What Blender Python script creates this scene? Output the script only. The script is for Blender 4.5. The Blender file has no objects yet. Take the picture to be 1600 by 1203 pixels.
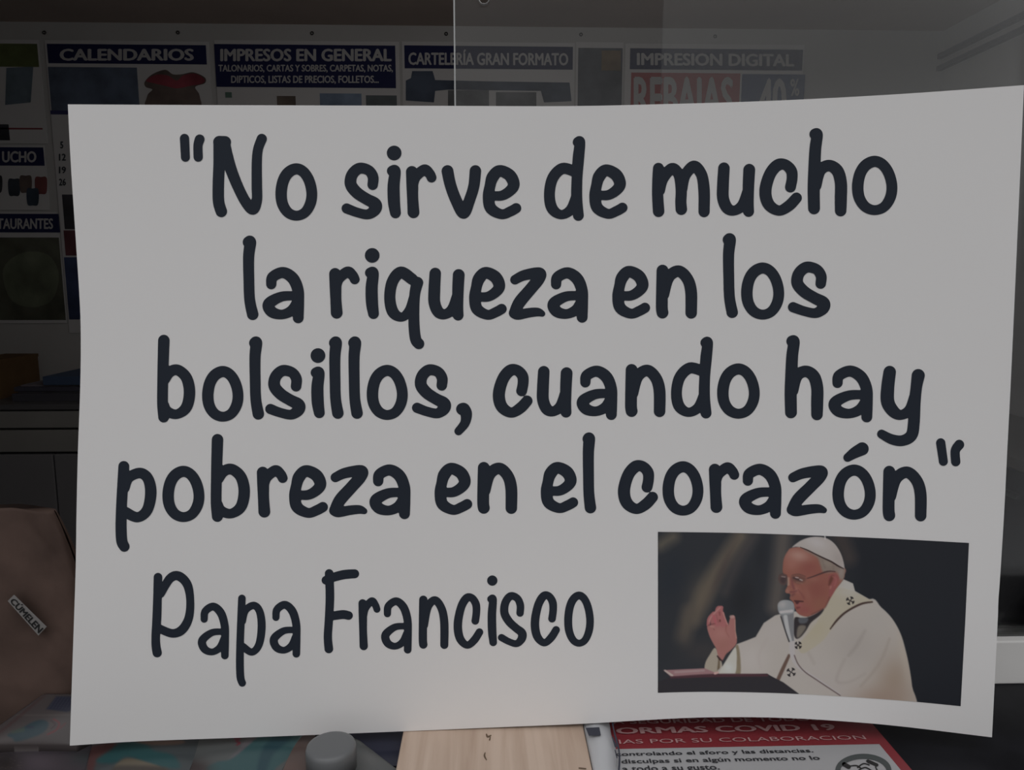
import bpy, bmesh, math, random
import numpy as np
from mathutils import Vector, Matrix
random.seed(4)
rng = np.random.default_rng(7)
S = bpy.context.scene
COL = S.collection

# ------------------------------------------------------------------ camera
CAM = Vector((0.0, 0.0, 1.45))
PITCH, YAW, F = math.radians(8.2), math.radians(1.7), 1156.0
cd = bpy.data.cameras.new('camera'); cam = bpy.data.objects.new('camera', cd); COL.objects.link(cam)
cam.location = CAM
cam.rotation_euler = (math.pi/2-PITCH, 0, -YAW)
cd.sensor_width = 36; cd.lens = 36*F/1600; cd.clip_start = 0.02; cd.clip_end = 100
S.camera = cam
# ------------------------------------------------------------------ world: overcast street outside the shop window
w = bpy.data.worlds.new('street_daylight'); S.world = w; w.use_nodes = True
nt = w.node_tree; nt.nodes.clear()
out = nt.nodes.new('ShaderNodeOutputWorld'); bg = nt.nodes.new('ShaderNodeBackground')
tc = nt.nodes.new('ShaderNodeTexCoord'); sep = nt.nodes.new('ShaderNodeSeparateXYZ')
mr = nt.nodes.new('ShaderNodeMapRange'); mr.inputs[1].default_value = -1; mr.inputs[2].default_value = 1
ramp = nt.nodes.new('ShaderNodeValToRGB')
nt.links.new(tc.outputs['Generated'], sep.inputs[0]); nt.links.new(sep.outputs['Z'], mr.inputs[0])
nt.links.new(mr.outputs[0], ramp.inputs[0]); nt.links.new(ramp.outputs[0], bg.inputs[0])
# street, facades, open overcast sky (position = (sin elevation + 1) / 2)
els = ramp.color_ramp.elements
stops = [(0.0, .10), (.36, .13), (.44, .20), (.49, .42), (.56, .36), (.62, .22), (.70, .30), (.80, 1.0), (1.0, 1.5)]
els[0].position, els[1].position = stops[0][0], stops[-1][0]
els[0].color = (stops[0][1],)*3+(1,); els[1].color = (1.50, 1.49, 1.50, 1)
for p, v in stops[1:-1]:
    e = els.new(p); e.color = (v, v*.995, v*1.0, 1)
bg.inputs[1].default_value = 1.29
nt.links.new(bg.outputs[0], out.inputs[0])
# ------------------------------------------------------------------ unseen point light added to brighten the shop interior
la = bpy.data.lights.new('shop_fill_light', 'POINT'); la.shadow_soft_size = .12; la.energy = 7.0; la.color = (1, .96, .92)
lo = bpy.data.objects.new('shop_fill_light', la); COL.objects.link(lo); lo.location = (.1, 1.4, 2.12)
# ------------------------------------------------------------------ exposure
vs = S.view_settings
vs.view_transform = 'Standard'; vs.look = 'None'; vs.gamma = 1; vs.use_curve_mapping = False
vs.exposure = 0.0

# ------------------------------------------------------------------ pixel geometry of the photograph
RM = cam.rotation_euler.to_matrix()
RN = np.array(RM)
def rays(px, py):
    px = np.asarray(px, float); py = np.asarray(py, float)
    d = np.stack([(px-800)/F, (601.5-py)/F, -np.ones_like(px)], -1)
    return d @ RN.T
CN = np.array(CAM)
def onY(px, py, y):
    d = rays(px, py); t = y/d[..., 1]
    return CN + d*t[..., None]
def onZ(px, py, z):
    d = rays(px, py); t = (z-CAM.z)/d[..., 2]
    return CN + d*t[..., None]
def lin(c):
    c = np.asarray(c, float)/255.
    return np.where(c <= .04045, c/12.92, ((c+.055)/1.055)**2.4)

# ------------------------------------------------------------------ materials
MATS = {}
def mat(name, color, rough=.6, spec=.3, noise=0, scale=20, metal=0, bump=0, stretch=(1, 1, 1), coat=0):
    if name in MATS: return MATS[name]
    m = bpy.data.materials.new(name); m.use_nodes = True; n = m.node_tree.nodes; l = m.node_tree.links
    b = n['Principled BSDF']; b.inputs['Base Color'].default_value = (*color, 1)
    b.inputs['Roughness'].default_value = rough; b.inputs['Specular IOR Level'].default_value = spec
    b.inputs['Metallic'].default_value = metal; b.inputs['Coat Weight'].default_value = coat
    if noise or bump:
        t = n.new('ShaderNodeTexCoord'); mp = n.new('ShaderNodeMapping'); mp.inputs['Scale'].default_value = stretch
        nz = n.new('ShaderNodeTexNoise'); nz.inputs['Scale'].default_value = scale; nz.inputs['Detail'].default_value = 4
        l.new(t.outputs['Object'], mp.inputs[0]); l.new(mp.outputs[0], nz.inputs['Vector'])
        if noise:
            r = n.new('ShaderNodeValToRGB')
            r.color_ramp.elements[0].color = (*[max(0, c*(1-noise)) for c in color], 1)
            r.color_ramp.elements[1].color = (*[min(1, c*(1+noise)) for c in color], 1)
            r.color_ramp.elements[0].position = .3; r.color_ramp.elements[1].position = .7
            l.new(nz.outputs[0], r.inputs[0]); l.new(r.outputs[0], b.inputs['Base Color'])
        if bump:
            bp = n.new('ShaderNodeBump'); bp.inputs['Strength'].default_value = bump; bp.inputs['Distance'].default_value = .002
            l.new(nz.outputs[0], bp.inputs['Height']); l.new(bp.outputs[0], b.inputs['Normal'])
    MATS[name] = m; return m
def vcmat(name, rough=.5, spec=.3):
    m = mat(name, (.5, .5, .5), rough, spec)
    if not any(x.bl_idname == 'ShaderNodeAttribute' for x in m.node_tree.nodes):
        a = m.node_tree.nodes.new('ShaderNodeAttribute'); a.attribute_name = 'print'
        m.node_tree.links.new(a.outputs['Color'], m.node_tree.nodes['Principled BSDF'].inputs['Base Color'])
    return m
def glassmat(name, tint, gain=1.0):
    m = bpy.data.materials.new(name); m.use_nodes = True; n = m.node_tree.nodes; l = m.node_tree.links; n.clear()
    o = n.new('ShaderNodeOutputMaterial'); mx = n.new('ShaderNodeMixShader'); fr = n.new('ShaderNodeFresnel'); fr.inputs[0].default_value = 1.5
    tr = n.new('ShaderNodeBsdfTransparent'); tr.inputs[0].default_value = (*tint, 1)
    gl = n.new('ShaderNodeBsdfGlossy'); gl.inputs['Roughness'].default_value = 0.06
    mu = n.new('ShaderNodeMath'); mu.operation = 'MULTIPLY'; mu.inputs[1].default_value = gain
    l.new(fr.outputs[0], mu.inputs[0]); l.new(mu.outputs[0], mx.inputs[0]); l.new(tr.outputs[0], mx.inputs[1]); l.new(gl.outputs[0], mx.inputs[2])
    l.new(mx.outputs[0], o.inputs[0]); return m

# ------------------------------------------------------------------ object helpers
def tag(o, label=None, cat=None, group=None, kind=None):
    if label: o['label'] = label
    if cat: o['category'] = cat
    if group: o['group'] = group
    if kind: o['kind'] = kind
    return o
def empty(name, loc, label, cat, group=None):
    o = bpy.data.objects.new(name, None); COL.objects.link(o); o.location = loc; o.empty_display_size = .02
    tag(o, label, cat, group); bpy.context.view_layer.update(); return o
def obj(name, verts, faces, m, parent=None, smooth=False, colors=None, label=None):
    me = bpy.data.meshes.new(name)
    me.from_pydata([tuple(map(float, v)) for v in verts], [], [tuple(int(i) for i in f) for f in faces])
    if colors is not None:
        a = me.color_attributes.new('print', 'FLOAT_COLOR', 'POINT')
        c4 = np.ones((len(verts), 4), np.float32); c4[:, :3] = colors
        a.data.foreach_set('color', c4.ravel())
    if smooth: me.polygons.foreach_set('use_smooth', [True]*len(me.polygons))
    me.materials.append(m); me.update()
    o = bpy.data.objects.new(name, me); COL.objects.link(o)
    if parent is not None:
        o.parent = parent
        if parent.type == 'EMPTY': o.matrix_parent_inverse = Matrix.Translation(-parent.location)
    if label: o['label'] = label
    return o
def box(x0, x1, y0, y1, z0, z1):
    v = [(x, y, z) for z in (z0, z1) for y in (y0, y1) for x in (x0, x1)]
    f = [(0, 2, 3, 1), (4, 5, 7, 6), (0, 1, 5, 4), (2, 6, 7, 3), (0, 4, 6, 2), (1, 3, 7, 5)]
    return v, f
def bevel(o, wdt=.002, seg=2):
    md = o.modifiers.new('bevel', 'BEVEL'); md.width = wdt; md.segments = seg; md.limit_method = 'ANGLE'; return o
def join(*vf):
    V, Fc = [], []
    for v, f in vf:
        k = len(V); V += [tuple(p) for p in v]; Fc += [tuple(i+k for i in q) for q in f]
    return V, Fc
def structure(name, vf, m):
    o = obj(name, *vf, m); o['kind'] = 'structure'; return o

# ------------------------------------------------------------------ strokes and ink
def crom(pts, closed=False, n=7):
    P = np.asarray(pts, float); out_ = []
    N = len(P)
    if N == 1: return P
    rngN = N if closed else N-1
    for i in range(rngN):
        if closed: a, b, c, d = P[(i-1) % N], P[i], P[(i+1) % N], P[(i+2) % N]
        else: a, b, c, d = P[max(i-1, 0)], P[i], P[i+1], P[min(i+2, N-1)]
        for t in np.linspace(0, 1, n, endpoint=False):
            out_.append(.5*((2*b)+(-a+c)*t+(2*a-5*b+4*c-d)*t*t+(-a+3*b-3*c+d)*t**3))
    out_.append(P[0] if closed else P[-1])
    return np.array(out_)
def sdf(strokes, X, Y):
    D = np.full(X.shape, 1e9)
    for s in strokes:
        if len(s) == 1:
            D = np.minimum(D, np.hypot(X-s[0][0], Y-s[0][1])-s[0][2]); continue
        for a, b in zip(s[:-1], s[1:]):
            dx, dy = b[0]-a[0], b[1]-a[1]; L = dx*dx+dy*dy+1e-12
            t = np.clip(((X-a[0])*dx+(Y-a[1])*dy)/L, 0, 1)
            D = np.minimum(D, np.hypot(X-a[0]-t*dx, Y-a[1]-t*dy)-(a[2]+t*(b[2]-a[2])))
    return D
def march(D, xs, ys):
    """filled region D<0 as polygons"""
    V = []; Fc = []; vid = {}; ed = {}
    H, W = D.shape
    def corner(i, j):
        k = (i, j)
        if k not in vid: vid[k] = len(V); V.append((xs[j], ys[i]))
        return vid[k]
    def edge(i, j, i2, j2):
        k = (i, j, i2, j2) if (i, j) < (i2, j2) else (i2, j2, i, j)
        if k not in ed:
            a, b = D[k[0], k[1]], D[k[2], k[3]]; t = a/(a-b)
            ed[k] = len(V); V.append((xs[k[1]]+t*(xs[k[3]]-xs[k[1]]), ys[k[0]]+t*(ys[k[2]]-ys[k[0]])))
        return ed[k]
    IN = D < 0
    cnt = IN[:-1, :-1].astype(int)+IN[1:, :-1]+IN[:-1, 1:]+IN[1:, 1:]
    for i, j in zip(*np.nonzero(cnt)):
        cs = [(i, j), (i+1, j), (i+1, j+1), (i, j+1)]
        f = []
        for k in range(4):
            a, b = cs[k], cs[(k+1) % 4]
            if IN[a]: f.append(corner(*a))
            if IN[a] != IN[b]: f.append(edge(*a, *b))
        if len(f) >= 3: Fc.append(f)
    return V, Fc
def ink_mesh(strokes, surf, cell=1.5):
    allp = np.concatenate([np.asarray(s) for s in strokes])
    x0, x1 = (allp[:, 0]-allp[:, 2]).min()-3, (allp[:, 0]+allp[:, 2]).max()+3
    y0, y1 = (allp[:, 1]-allp[:, 2]).min()-3, (allp[:, 1]+allp[:, 2]).max()+3
    xs = np.arange(x0, x1+cell, cell); ys = np.arange(y0, y1+cell, cell)
    X, Y = np.meshgrid(xs, ys)
    V, Fc = march(sdf(strokes, X, Y), xs, ys)
    V = np.array(V)
    return surf(V[:, 0], V[:, 1]), Fc
def text_mesh(s, off=0.0, shear=0.0, res=3):
    cu = bpy.data.curves.new('text', 'FONT'); cu.body = s; cu.shear = shear; cu.resolution_u = res
    ob = bpy.data.objects.new('text', cu); COL.objects.link(ob)
    dg = bpy.context.evaluated_depsgraph_get()
    me = bpy.data.meshes.new_from_object(ob.evaluated_get(dg))
    V = np.array([v.co[:2] for v in me.vertices]); Fc = [tuple(p.vertices) for p in me.polygons]
    bpy.data.objects.remove(ob); bpy.data.curves.remove(cu); bpy.data.meshes.remove(me)
    if off > 0:     # heavier pen: shifted copies of each outline
        n = len(V); sh = [(-off, 0), (off, 0), (0, off*.6), (0, -off*.6)]
        Fc = Fc+[tuple(i+n*(k+1) for i in q) for k in range(4) for q in Fc]
        V = np.concatenate([V]+[V+np.array(d) for d in sh]); lay = np.repeat(np.arange(5), n)
    else: lay = np.zeros(len(V))
    V = (V-V.min(0))/(V.max(0)-V.min(0)); V[:, 1] = 1-V[:, 1]
    return np.c_[V, lay], Fc
def quadmap(V, q):
    """q: corners tl, tr, br, bl in pixels"""
    q = np.array(q, float); u, v = V[:, :1], V[:, 1:2]
    P = (1-u)*(1-v)*q[0]+u*(1-v)*q[1]+u*v*q[2]+(1-u)*v*q[3]
    return P[:, 0], P[:, 1]
# ------------------------------------------------------------------ Coons patches in photograph coordinates
def edgef(pts):
    P = np.array(pts, float); d = np.r_[0, np.cumsum(np.hypot(*np.diff(P, axis=0).T))]; d /= d[-1]
    if len(P) > 3:
        Q = crom([(a, b, c) for (a, b), c in zip(P, d)], n=6); return lambda t: (np.interp(t, Q[:, 2], Q[:, 0]), np.interp(t, Q[:, 2], Q[:, 1]))
    return lambda t: (np.interp(t, d, P[:, 0]), np.interp(t, d, P[:, 1]))
def coons(top, bot, left, right, nx, ny):
    t, b, l, r = map(edgef, (top, bot, left, right))
    U, V = np.meshgrid(np.linspace(0, 1, nx), np.linspace(0, 1, ny))
    o = []
    for k in (0, 1):
        T, B, Lf, R = t(U)[k], b(U)[k], l(V)[k], r(V)[k]
        c00, c10, c01, c11 = top[0][k], top[-1][k], bot[0][k], bot[-1][k]
        o.append((1-V)*T+V*B+(1-U)*Lf+U*R-((1-U)*(1-V)*c00+U*(1-V)*c10+(1-U)*V*c01+U*V*c11))
    return o[0], o[1]
def gridfaces(nx, ny, mask=None):
    f = []
    for j in range(ny-1):
        for i in range(nx-1):
            if mask is not None and not mask[j, i]: continue
            f.append((j*nx+i, (j+1)*nx+i, (j+1)*nx+i+1, j*nx+i+1))
    return f
def slab(P, ny, nx, offset):
    """closed sheet: front grid P plus back grid P+offset"""
    P = P.reshape(-1, 3); n = nx*ny; B = P+np.asarray(offset)
    f = gridfaces(nx, ny); fb = [tuple(i+n for i in q[::-1]) for q in f]
    ring = [i for i in range(nx)]+[j*nx+nx-1 for j in range(1, ny)]+[(ny-1)*nx+i for i in range(nx-2, -1, -1)]+[j*nx for j in range(ny-2, 0, -1)]
    side = [(ring[k], ring[(k+1) % len(ring)], ring[(k+1) % len(ring)]+n, ring[k]+n) for k in range(len(ring))]
    return np.concatenate([P, B]), f+fb+side

# ================================================================== SETTING
WALLY, RX, LX, CEIL = 3.30, 1.95, -2.75, 2.50
SHZ = 1.060                                     # display shelf surface
wallm = mat('painted_wall', (.50, .50, .50), .8, .2, noise=.05, scale=3)
ceilm = mat('brown_ceiling', (.50, .42, .38), .8, .2, noise=.06, scale=2)
structure('floor', box(LX, RX, .42, WALLY, -.05, 0), mat('grey_floor_tiles', (.16, .15, .14), .4, .4, noise=.1, scale=2))
structure('ceiling', box(LX, RX, .42, WALLY, CEIL, CEIL+.05), ceilm)
structure('wall_back', box(LX, RX+.05, WALLY, WALLY+.1, 0, CEIL), wallm)
structure('wall_left', box(LX-.1, LX, .32, WALLY+.1, 0, CEIL), wallm)
structure('wall_right', box(RX, RX+.1, .32, WALLY+.1, 0, CEIL), wallm)
FY0, FY1 = .30, .42
OX0, OX1, OZ0, OZ1 = -.80, .74, 1.02, 2.30
structure('wall_front', join(box(LX-.1, OX0, FY0, FY1, 0, CEIL+.05), box(OX1, RX+.1, FY0, FY1, 0, CEIL+.05),
          box(OX0, OX1, FY0, FY1, 0, OZ0), box(OX0, OX1, FY0, FY1, OZ1, CEIL+.05)), mat('front_wall_paint', (.35, .35, .36), .7))
# coving rail running along the right wall
rail = structure('trim_1', join(box(RX-.02, RX, .9, WALLY, 2.385, 2.405), box(RX-.02, RX, .9, WALLY, 2.335, 2.355)), mat('rail_grey', (.08, .08, .10), .6))

# display shelf inside the window
shelf = structure('trim_2', box(-1.1, 1.1, FY1, .70, SHZ-.03, SHZ), mat('black_shelf', (.008, .008, .011), .5, .2, noise=.3, scale=40))
# white lower frame rail of the sliding glass partition
RY = .655
railpt = onY(1585, 1002, RY)
white = mat('white_lacquer', (.90, .89, .87), .45, .4, noise=.03, scale=9)
rl = structure('trim_3', box(-1.1, 1.1, RY, RY+.028, SHZ, float(railpt[2])), white); bevel(rl, .0015)
# sliding glass panes
GY = RY+.010
def zat(px, py, y): return float(onY(px, py, y)[2])
def xat(px, py, y): return float(onY(px, py, y)[0])
gx0 = xat(711.2, 80, GY)
hole = onY(756, -3, GY); hr = .0046
glm = glassmat('clear_glass', (.985, .99, .99))
edgem = mat('ground_glass_edge', (.50, .52, .52), .5, .5)
def pane(name, x0, x1, y, z0, z1, hole=None, th=.004):
    # the sheet with an optional drilled finger hole, then its ground edge
    if hole is None: v, f = box(x0, x1, y, y+th, z0, z1)
    else:
        hx, hz, r = hole; N = 32
        v, f = [], []
        cir = [(hx+r*math.cos(2*math.pi*k/N), hz+r*math.sin(2*math.pi*k/N)) for k in range(N)]
        def bnd(a):
            c, s = math.cos(a), math.sin(a); t = 1e9
            if c > 1e-9: t = min(t, (x1-hx)/c)
            if c < -1e-9: t = min(t, (x0-hx)/c)
            if s > 1e-9: t = min(t, (z1-hz)/s)
            if s < -1e-9: t = min(t, (z0-hz)/s)
            return hx+c*t, hz+s*t
        angs = sorted([2*math.pi*k/N for k in range(N)]+[math.atan2(zz-hz, xx-hx) % (2*math.pi) for xx in (x0, x1) for zz in (z0, z1)])
        A = [(hx+r*math.cos(a), hz+r*math.sin(a)) for a in angs]; B = [bnd(a) for a in angs]; M = len(angs)
        for yy in (y, y+th):
            v += [(p[0], yy, p[1]) for p in A]+[(p[0], yy, p[1]) for p in B]
        for k in range(M):
            n = (k+1) % M
            f.append((k, M+k, M+n, n)); f.append((2*M+k, 2*M+n, 3*M+n, 3*M+k))
            f.append((k, n, 2*M+n, 2*M+k)); f.append((M+k, 3*M+k, 3*M+n, M+n))
    return structure(name, (v, f), glm)
GZ0 = float(railpt[2])
p1 = pane('window_1', gx0, 1.1, GY, GZ0, 2.25, (float(hole[0]), float(hole[2]), hr))
e1 = obj('ground_edge', *box(gx0-.0011, gx0+.0001, GY-.0004, GY+.0044, GZ0, 2.25), edgem, p1)
# ring around the drilled hole
def torus(c, R, r, N=32, n=8):
    v, f = [], []
    for i in range(N):
        a = 2*math.pi*i/N
        for j in range(n):
            b = 2*math.pi*j/n; q = R+r*math.cos(b)
            v.append((c[0]+q*math.cos(a), c[1]+r*math.sin(b), c[2]+q*math.sin(a)))
            f.append((i*n+j, ((i+1) % N)*n+j, ((i+1) % N)*n+(j+1) % n, i*n+(j+1) % n))
    return v, f
obj('finger_hole_rim', *torus((float(hole[0]), GY, float(hole[2])), hr, .0005), mat('hole_rim', (.25, .25, .25), .4), p1, smooth=True)
gx1 = xat(1035, 80, GY+.014)
p2 = pane('window_2', gx1, 1.1, GY+.014, GZ0, 2.25)

# ================================================================== BACK WALL PRINTS
def rect_at(l, t, r, b, y):
    mx, my = (l+r)/2, (t+b)/2
    return (float(onY(l, my, y)[0]), float(onY(r, my, y)[0]), float(onY(mx, t, y)[2]), float(onY(mx, b, y)[2]))
def flat(name, l, t, r, b, dep, th, m, parent, label=None):
    x0, x1, zt, zb = rect_at(l, t, r, b, WALLY-dep)
    return obj(name, *box(x0, x1, WALLY-dep, WALLY-dep+th, zb, zt), m, parent, label=label)
def wtext(s, l, t, r, b, dep, m, parent, off=.02, tilt=0, name='lettering'):
    off = off*1.3
    V, Fc = text_mesh(s, off); X, Y = quadmap(V, [(l, t), (r, t+tilt), (r, b+tilt), (l, b)])
    P = onY(X, Y, WALLY-dep-V[:, 2]*.0004); return obj(name, P, Fc, m, parent)
def wshape(pts, dep, m, parent, name, smooth=True):
    P = crom([(a, b, 0) for a, b in pts], True, 5)[:-1] if smooth else np.array([(a, b, 0) for a, b in pts], float)
    F_ = onY(P[:, 0], P[:, 1], WALLY-dep); n = len(F_)
    B = onY(P[:, 0], P[:, 1], WALLY-dep+.001)
    v = list(F_)+list(B); f = [tuple(range(n))[::-1], tuple(range(n, 2*n))]+[(k, (k+1) % n, (k+1) % n+n, k+n) for k in range(n)]
    return obj(name, v, f, m, parent)
paper = mat('poster_paper', (.62, .62, .63), .6, .3)
navy = mat('heading_blue', (.02, .024, .085), .5, .15)
wht = mat('heading_white', (.50, .50, .51), .5)
def poster(l, t, r, b, label, cat='poster'):
    x0, x1, zt, zb = rect_at(l, t, r, b, WALLY-.003)
    e = empty('wall_poster', ((x0+x1)/2, WALLY-.006, zb), label, cat)
    flat('sheet', l, t, r, b, .006, .0055, paper, e); return e
def paintm(n, c): return mat(n, c, .6, .2, noise=.35, scale=9)

e = poster(-60, 62, 67, 224, 'white printed poster with green picture at far upper left of back wall')
flat('picture', -60, 68, 59, 104, .008, .002, paintm('foliage_print', (.10, .12, .05)), e, 'dark green picture')
wshape([(10, 106), (52, 104), (48, 160), (8, 164)], .008, paintm('blue_teal_print', (.13, .17, .21)), e, 'picture', False)
flat('red_rule', -60, 199.5, 66, 202, .008, .002, mat('red_rule', (.25, .07, .08)), e)
flat('picture', -60, 194, 14, 219, .008, .002, paintm('black_print', (.04, .04, .05)), e)
e = poster(-60, 227, 73, 328, 'white poster of printed mugs on the back wall under blue UCHO heading')
h = flat('heading', -60, 230, 68, 258.5, .009, .003, navy, e)
wtext('UCHO', 3, 236, 57, 254, .0105, wht, h, .035)
for k, (mx, my, c) in enumerate([(22, 293, (.05, .06, .08)), (40, 288, (.13, .10, .09)), (64, 290, (.20, .07, .07)), (51, 308, (.05, .07, .10)), (-6, 288, (.05, .05, .06))]):
    wshape([(mx-9, my-12), (mx, my-13.5), (mx+9, my-12), (mx+8.5, my+11), (mx, my+13), (mx-8, my+11)], .008+.0003*k, paintm('mug_print_%s' % 'abcde'[k], c), e, 'printed_mug')
e = poster(-60, 331, 96, 505, 'white poster with blue TAURANTES heading over dark green food picture')
h = flat('heading', -60, 334, 92, 363, .009, .003, navy, e)
wtext('RESTAURANTES', -28, 341, 83, 358, .0105, wht, h, .03)
flat('picture', -60, 371, 97, 500, .008, .002, paintm('food_print_dark', (.10, .105, .08)), e)
wshape([(5, 420), (35, 395), (75, 398), (92, 430), (80, 470), (45, 480), (15, 465)], .0085, paintm('food_print_green', (.15, .17, .12)), e, 'salad_print')
e = poster(89, 64, 339, 520, 'white calendar poster on back wall under blue CALENDARIOS heading')
h = flat('heading', 74.5, 69.5, 322, 99.5, .009, .003, navy, e)
wtext('CALENDARIOS', 93, 76, 303, 95, .0105, wht, h, .035)
flat('picture', 78, 105, 216, 179, .008, .002, paintm('seascape_print', (.11, .14, .20)), e, 'dark blue picture')
flat('navy_strip', 79, 173, 216, 179, .009, .001, mat('navy_strip', (.05, .05, .15)), e)
wshape([(226, 128), (238, 116), (258, 109), (270, 116), (284, 116), (302, 113), (320, 121), (320, 130), (305, 136), (312, 150), (308, 175), (232, 175), (230, 150), (238, 140), (228, 136)], .008, paintm('basket_print', (.14, .11, .10)), e, 'basket_print')
wshape([(228, 126), (243, 117), (262, 118), (276, 126), (286, 118), (304, 115), (319, 123), (317, 130), (298, 134), (276, 138), (258, 134), (240, 130)], .0085, paintm('ribbon_print', (.28, .06, .08)), e, 'ribbon_print')
for k, (s, yy) in enumerate([('5', 221), ('12', 240), ('19', 260), ('26', 279)]):
    wtext(s, 92 if k else 94, yy, 103 if k else 99, yy+11, .0085, mat('date_ink', (.05, .06, .07)), e, .03)
flat('picture', 99, 304, 150, 358, .008, .002, paintm('dark_print_one', (.05, .05, .06)), e)
flat('picture', 101, 360, 150, 399, .009, .002, paintm('dark_print_two', (.13, .05, .06)), e)
flat('picture', 104, 402, 160, 499, .008, .002, paintm('dark_print_three', (.05, .07, .15)), e)
e = poster(341, 64, 626, 300, 'white poster on back wall with blue block reading IMPRESOS EN GENERAL')
h = flat('heading', 336.5, 70, 618, 136.5, .009, .003, navy, e)
wtext('IMPRESOS EN GENERAL', 344, 76, 612, 96, .0105, wht, h, .035)
wtext('TALONARIOS, CARTAS Y SOBRES, CARPETAS, NOTAS,', 341, 101, 614, 113.5, .0105, wht, h, .03)
wtext('DIPTICOS, LISTAS DE PRECIOS, FOLLETOS...', 361, 118, 592, 131.5, .0105, wht, h, .03)
flat('green_mark', 352, 144, 362, 152.5, .008, .002, mat('green_mark', (.12, .20, .17)), e)
flat('picture', 433, 150, 462, 175, .008, .002, paintm('brown_print', (.16, .13, .11)), e)
flat('picture', 500, 146, 565, 175, .008, .002, paintm('blue_print', (.20, .26, .36)), e)
flat('picture', 572, 149, 620, 175, .008, .002, paintm('slate_print', (.12, .14, .15)), e)
e = poster(630, 66, 897, 300, 'white poster on back wall with blue heading CARTELERIA GRAN FORMATO')
h = flat('heading', 632, 72, 895, 107.5, .009, .003, navy, e)
wtext('CARTELERÍA GRAN FORMATO', 638, 77, 888, 101.5, .0105, wht, h, .03, 1)
wshape([(644, 111), (676, 111), (680, 125), (760, 127), (890, 129), (893, 158), (850, 160), (845, 142), (700, 140), (680, 142), (678, 160), (634, 157), (634, 126), (642, 122)], .008, paintm('printer_print', (.07, .09, .13)), e, 'printer_picture', False)
wshape([(700, 141), (764, 141), (764, 175), (700, 175)], .0085, paintm('printer_grey', (.17, .18, .19)), e, 'printed_sheet', False)
wshape([(775, 144), (838, 144), (838, 175), (775, 175)], .0085, paintm('printer_grey_two', (.17, .18, .19)), e, 'printed_sheet', False)
e = poster(899, 66, 972, 300, 'dark photo collage poster on back wall between the CARTELERIA and IMPRESION headings')
flat('picture', 903, 75, 972, 175, .008, .002, paintm('collage_dark', (.10, .11, .13)), e)
flat('picture', 940, 79, 970, 110, .009, .002, paintm('collage_brown', (.21, .15, .08)), e, 'brown picture')
e = poster(975, 69, 1251, 300, 'white poster on back wall headed IMPRESION DIGITAL over REBAJAS and -40')
h = flat('heading', 984.5, 76.5, 1254, 109, .009, .003, navy, e)
wtext('IMPRESION DIGITAL', 995, 82.5, 1241, 102, .0105, wht, h, .03, 2)
r_ = flat('red_panel', 984.5, 114, 1153, 300, .009, .003, mat('sale_red', (.38, .06, .06)), e, 'red panel reading REBAJAS')
wtext('REBAJAS', 990, 119, 1146, 205, .0105, wht, r_, .03, 1)
r_ = flat('blue_panel', 1156, 116, 1253, 300, .009, .003, mat('sale_blue', (.06, .09, .20)), e, 'blue panel reading -40%')
wtext('-40', 1172, 122, 1229, 190, .0105, wht, r_, .03)
wtext('%', 1235, 123, 1249, 150, .0105, wht, r_, .02)
# hooks that hold the prints
hk = mat('dark_hook', (.05, .05, .05), .5)
for k, (hx, hy) in enumerate([(68, 50), (277, 50), (487, 51), (697, 52), (908, 53), (1118, 56)]):
    p = onY(hx, hy, WALLY-.012)
    v, f = torus((p[0], WALLY-.006, p[2]), .0055, .0025, 16, 6)
    o = obj('wall_hook', v, f, hk, smooth=True)
    tag(o, ['small dark hook on back wall just left of the CALENDARIOS heading', 'small dark hook on back wall above the end of CALENDARIOS',
         'small dark hook on back wall above the middle of IMPRESOS EN GENERAL', 'small dark hook on back wall beside the glass edge above CARTELERIA',
         'small dark hook on back wall above the brown collage poster', 'small dark hook on back wall above the middle of IMPRESION DIGITAL'][k], 'hook', 'hooks above the wall posters')

# ================================================================== BACK COUNTER (left), CABINET (right)
cy = 2.75
def cz(py): return float(onY(60, py, cy)[2])
e = empty('counter', (-1.6, cy, 0), 'long grey counter with drawer fronts against left of back wall', 'counter')
cm = mat('counter_grey', (.34, .34, .33), .5, .3, noise=.06, scale=5)
x0, x1 = LX+.02, -.55
o = obj('worktop', *box(x0, x1, cy, WALLY-.02, cz(640), cz(632)), mat('counter_edge', (.14, .14, .15), .4), e)
obj('carcass', *box(x0, x1, cy+.03, WALLY-.02, 0, cz(640)), mat('counter_dark', (.07, .07, .075), .5), e)
for a, b in ((643, 669.5), (673, 707)):
    for k in range(3):
        wd = (x1-x0)/3
        bevel(obj('drawer', *box(x0+k*wd+.004, x0+(k+1)*wd-.004, cy+.008, cy+.029, cz(b), cz(a)), cm, e), .003)
for k in range(4):
    wd = (x1-x0)/4
    bevel(obj('door', *box(x0+k*wd+.003, x0+(k+1)*wd-.003, cy+.008, cy+.029, .08, cz(711)), mat('counter_door', (.26, .26, .28), .5), e), .003)
ct = cz(632)
a = onY(-40, 560, 2.95); b = onY(19, 622, 2.95)
e = empty('cardboard_box', (float((a[0]+b[0])/2), 2.98, ct), 'brown cardboard box at the left frame edge on the back counter', 'box')
bw = mat('cardboard', (.16, .10, .05), .8, .1, noise=.1, scale=12)
obj('carton', *box(float(a[0]), float(b[0]), 2.86, 3.14, ct, float(a[2])-.012), bw, e)
obj('lid_flap', *box(float(a[0])-.002, float(b[0])+.002, 2.858, 3.142, float(a[2])-.012, float(a[2])), bw, e)
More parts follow.
